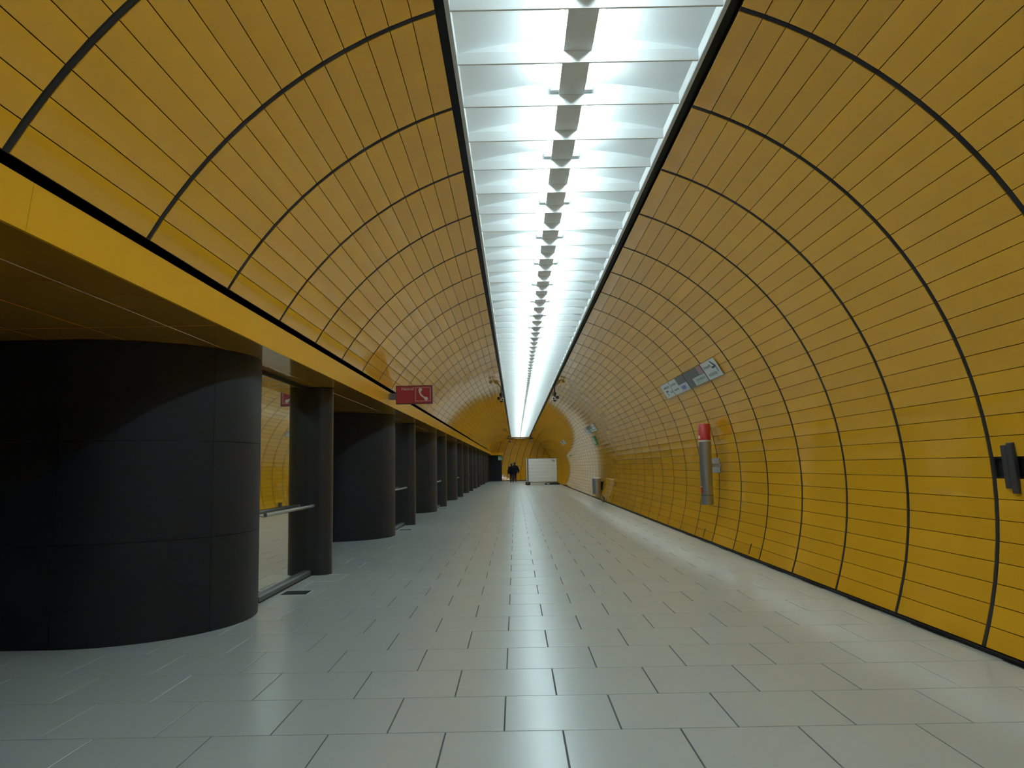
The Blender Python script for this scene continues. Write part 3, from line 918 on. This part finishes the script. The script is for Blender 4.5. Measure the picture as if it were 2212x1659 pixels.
# ------------------------------------------------------------------ cameras under the ceiling
def cctv(loc, z_top, label, s=1):
    root = empty('security_camera', (loc[0], loc[1], loc[2]))
    tag(root, label, 'security camera', 'security cameras beside the light trough')
    def pb(mb, nm, m, par=None, smooth=True): return mb.build(nm, m, par or root, smooth)
    dz = z_top - loc[2]
    rod = pb(MB().tube((0, 0, 0.10), (0, 0, dz), 0.028, 10), 'drop_rod', M['rib'])
    pb(MB().lathe([(0.06, dz - 0.02), (0.06, dz)], (0, 0, 0), 14), 'ceiling_plate', M['rib'])
    pb(MB().lathe([(0.05, 0.19), (0.06, 0.20), (0.06, 0.30), (0.05, 0.31)], (0, 0, 0), 12), 'junction_box', M['rib'])
    body = MB()
    body.box(-0.045 + s * 0.05, 0.045 + s * 0.05, -0.20, 0.10, 0.03, 0.12)
    pb(body, 'housing', M['sign_white'], None, False)
    pb(MB().tube((s * 0.05, -0.20, 0.07), (s * 0.05, -0.23, 0.065), 0.035, 12), 'lens', M['print_black'])
    body2 = MB(); body2.box(-0.05 - s * 0.10, 0.05 - s * 0.10, -0.05, 0.20, 0.08, 0.17)
    pb(body2, 'second_housing', M['rib'], None, False)
    pb(MB().lathe([(0.02, -0.035), (0.055, -0.01), (0.055, 0.03)], (0, 0, 0), 12), 'lower_dome', M['rubber'])
    # loop of cable
    cb2 = MB(); pts = [Vector((s * 0.02 + 0.07 * math.cos(t), 0.02, 0.27 + 0.08 * math.sin(t))) for t in [i * 2 * math.pi / 12 for i in range(13)]]
    for i in range(12): cb2.tube(pts[i], pts[i + 1], 0.008, 6, cap=False)
    pb(cb2, 'cable_loop', M['rubber'])
    return root
cctv((-0.475, 28.0, 3.84), 4.41, 'security camera on a dark drop rod at the left edge of the light trough')
cctv((1.50, 28.0, 3.84), 4.41, 'security camera on a dark drop rod at the right edge of the light trough', -1)
def dome(loc, z_top, label):
    root = empty('dome_camera', loc)
    tag(root, label, 'dome camera', 'dome cameras at the far end')
    MB().tube((0, 0, 0.08), (0, 0, z_top - loc[2]), 0.018, 8).build('drop_rod', M['rib'], root, True)
    MB().lathe([(0.03, 0.0), (0.09, 0.03), (0.11, 0.08), (0.11, 0.12), (0.08, 0.15)], (0, 0, 0), 14).build('dome', simple('dark_red_brown', (0.05, 0.018, 0.014), 0.4), root, True)
dome((-0.435, 70.0, 3.66), 4.42, 'small dark dome camera hanging at the left side of the far end')
dome((1.47, 70.0, 3.68), 4.42, 'small dark dome camera hanging at the right side of the far end')

# ------------------------------------------------------------------ white hoarding board near the far end
hb = empty('hoarding_board', (2.0, 59.0, 0))
tag(hb, 'white slatted hoarding board in a brown frame standing near the far end', 'hoarding')
def hp(mb, nm, m, smooth=False):
    o = mb.build(nm, m, hb, smooth); o.matrix_parent_inverse = Matrix.Translation((-2.0, -59.0, 0)); return o
HX0, HX1, HZ0, HZ1 = 0.90, 3.22, 0.20, 2.06
nb = 7; hh = (HZ1 - HZ0 - 0.06) / nb
for i in range(nb):
    z0 = HZ0 + 0.03 + i * hh
    mb = MB(); mb.cbox(HX0 + 0.035, HX1 - 0.035, -(z0 + hh - 0.010), -z0 - 0.0, -0.03, 0.0, 0.004, Matrix(((1, 0, 0, 0), (0, 0, -1, 59.0), (0, -1, 0, 0), (0, 0, 0, 1))))
    hp(mb, 'board_plank', M['board'])
hp(MB().box(HX0 + 0.03, HX1 - 0.03, 59.02, 59.06, HZ0 + 0.02, HZ1 - 0.02), 'backing_sheet', M['print_grey'])
hp(frame_rect(HX0, HX1, HZ0, HZ1, 0.035, 58.98, 59.06), 'frame', M['board_frame'])
hp(MB().box(HX0 - 0.02, HX0 + 0.09, 59.0, 59.5, HZ0, HZ1 - 0.05), 'side_return', M['board'])
hp(MB().box(2.84, 3.04, 58.97, 58.997, 1.82, 1.86), 'dark_label', M['print_black'])
hp(MB().tube((0.86, 59.02, 0.1), (0.86, 59.02, 2.06), 0.02, 8), 'post', M['frame'], True)
mb = MB(); mb.lathe([(0.15, 0.0), (0.19, 0.02), (0.19, 0.20), (0.15, 0.25), (0.08, 0.27)], (0.93, 58.85, 0), 14); hp(mb, 'rubber_foot', M['rubber'], True)
mb = MB(); mb.prism([(2.25, 0.0), (3.36, 0.0), (3.36, 0.10), (3.20, 0.19), (2.40, 0.17), (2.25, 0.10)], 58.5, 59.05); hp(mb, 'rubber_foot', M['rubber'])
hp(MB().box(2.38, 2.58, 58.49, 58.499, 0.05, 0.13), 'white_label', M['sign_white'])

# ------------------------------------------------------------------ two people walking away
def person(loc, height, label, phase, face_turn=0.0, arm_out=(0.0, 0.0), rucksack=False):
    s = height / 1.78
    root = empty('person', loc)
    tag(root, label, 'person', 'people walking away')
    V = []; E_ = []; R = []
    def v(p, r, parent=None):
        V.append(Vector(p) * s); R.append(r * s)
        if parent is not None: E_.append((parent, len(V) - 1))
        return len(V) - 1
    pel = v((0, 0, 0.98), 0.155)
    wa = v((0, 0.0, 1.12), 0.145, pel)
    ch = v((0, 0.01, 1.34), 0.165, wa)
    nk0 = v((0, 0.01, 1.48), 0.075, ch)
    nk = v((0, 0.015, 1.54), 0.058, nk0)
    hd0 = v((0, 0.035, 1.62), 0.085, nk)
    hd = v((0, 0.035, 1.70), 0.088, hd0)
    for sd, ph_, ao in ((-1, phase, arm_out[0]), (1, -phase, arm_out[1])):
        hip = v((sd * 0.095, 0, 0.90), 0.115, pel)
        kn = v((sd * 0.085, 0.16 * ph_ + 0.03, 0.50), 0.085, hip)
        an = v((sd * 0.080, 0.22 * ph_ - (0.10 if ph_ < 0 else 0.0), 0.09 + (0.05 if ph_ < 0 else 0)), 0.058, kn)
        toe = v((sd * 0.11, 0.22 * ph_ + 0.12 - (0.10 if ph_ < 0 else 0.0), 0.035), 0.036, an)
        sh = v((sd * 0.19, 0.01, 1.41), 0.082, ch)
        el = v((sd * (0.26 + ao * 0.6), -0.10 * ph_ - 0.02, 1.13), 0.058, sh)
        wr = v((sd * (0.27 + ao), -0.16 * ph_ + 0.05, 0.89), 0.036, el)
        pm_ = v((sd * (0.275 + ao * 1.1), -0.16 * ph_ + 0.06, 0.82), 0.032, wr)
        for q, (dx, dl) in enumerate(((-0.030, 0.085), (-0.010, 0.098), (0.010, 0.092), (0.028, 0.075))):
            f0 = v((sd * (0.275 + ao * 1.1), -0.16 * ph_ + 0.06 + dx, 0.775), 0.010, pm_)
            v((sd * (0.268 + ao * 1.1), -0.16 * ph_ + 0.065 + dx, 0.775 - dl), 0.008, f0)
        t0 = v((sd * (0.262 + ao * 1.1), -0.16 * ph_ + 0.105, 0.80), 0.011, pm_)
        v((sd * (0.258 + ao * 1.1), -0.16 * ph_ + 0.125, 0.755), 0.009, t0)
    me = bpy.data.meshes.new('body')
    me.from_pydata([tuple(p) for p in V], E_, [])
    me.materials.append(M['trousers'])
    ob = link('body', me, root)
    sk = ob.modifiers.new('skin', 'SKIN')
    lay = me.skin_vertices[0].data if len(me.skin_vertices) else None
    if lay is None:
        bpy.context.view_layer.objects.active = ob
        bpy.ops.mesh.customdata_skin_add()
        lay = me.skin_vertices[0].data
    for i, rr_ in enumerate(R): lay[i].radius = (rr_, rr_)
    lay[0].use_root = True
    sk.use_smooth_shade = True
    ss = ob.modifiers.new('sub', 'SUBSURF'); ss.levels = 1; ss.render_levels = 2
    # coat: a loft from collar to hem, with sleeves
    ct = MB(); n_ = 18
    rings = [(0.78, 0.275, 0.19), (0.88, 0.280, 0.20), (1.0, 0.270, 0.20), (1.15, 0.262, 0.195), (1.30, 0.265, 0.19), (1.40, 0.240, 0.165), (1.475, 0.15, 0.12), (1.54, 0.090, 0.085)]
    vs = []; fs = []
    for z, a_, b_ in rings:
        vs += [(a_ * s * math.cos(2 * math.pi * k / n_), (b_ * math.sin(2 * math.pi * k / n_) + 0.005) * s, z * s) for k in range(n_)]
    for i in range(len(rings) - 1):
        fs += [(i * n_ + k, i * n_ + (k + 1) % n_, (i + 1) * n_ + (k + 1) % n_, (i + 1) * n_ + k) for k in range(n_)]
    ct.add(vs, fs)
    for sd, ph_, ao in ((-1, phase, arm_out[0]), (1, -phase, arm_out[1])):
        P_ = [Vector((sd * 0.165, 0.01, 1.43)) * s, Vector((sd * (0.26 + ao * 0.6), -0.10 * ph_ - 0.02, 1.13)) * s, Vector((sd * (0.27 + ao), -0.16 * ph_ + 0.045, 0.90)) * s]
        ct.tube(P_[0], P_[1], 0.115 * s, 12, 0.092 * s); ct.tube(P_[1], P_[2], 0.092 * s, 12, 0.072 * s)
    ct.build('coat', M['cloth'], root, True)
    hr = MB()
    prof = [(0.075, 1.565), (0.098, 1.61), (0.106, 1.68), (0.100, 1.735), (0.075, 1.775), (0.03, 1.79)]
    hr.lathe([(a_ * s, z * s) for a_, z in prof], (0, -0.0 * s + 0.022 * s, 0), 16)
    hr.build('hair', M['hair'], root, True)
    fc = MB(); hy = 0.105 * s      # face on the far side
    fc.lathe([(0.02 * s, 1.555 * s), (0.066 * s, 1.59 * s), (0.080 * s, 1.66 * s), (0.074 * s, 1.72 * s), (0.03 * s, 1.745 * s)], (0, 0.055 * s, 0), 14)
    fc.prism([(-0.012 * s, 1.64 * s), (0.012 * s, 1.64 * s), (0.006 * s, 1.68 * s), (-0.006 * s, 1.68 * s)], 0.12 * s, 0.155 * s)
    fc.build('face', M['skin'], root, True)
    for sd in (-1, 1):
        MB().lathe([(0.012 * s, -0.028 * s), (0.020 * s, 0.0), (0.014 * s, 0.03 * s)], (sd * 0.104 * s, 0.03 * s, 1.655 * s), 8).build('ear', M['skin'], root, True)
    for sd, ph_ in ((-1, phase), (1, -phase)):
        yb = 0.22 * ph_ - (0.10 if ph_ < 0 else 0.0)
        sm = MB(); sm.prism([(yb - 0.08, 0.0), (yb + 0.19, 0.0), (yb + 0.20, 0.04), (yb + 0.10, 0.085), (yb + 0.04, 0.13), (yb - 0.07, 0.13)], (sd * 0.105 - 0.048), (sd * 0.105 + 0.048))
        # prism runs in (x, z); turn it so that the shoe points along +Y
        sm.v = [(y_ * s, x_ * s, z_ * s) for x_, y_, z_ in sm.v]
        sm.build('shoe', M['shoe'], root)
    return root
person((-0.36, 70.0, 0.0), 1.74, 'person in a long dark coat walking away down the middle, nearer of two', 1.0, 0, (0.05, 0.02))
person((-0.085, 71.3, 0.0), 1.82, 'taller person in dark clothes walking beyond and to the right of the first', -0.9, 0, (0.02, 0.12))
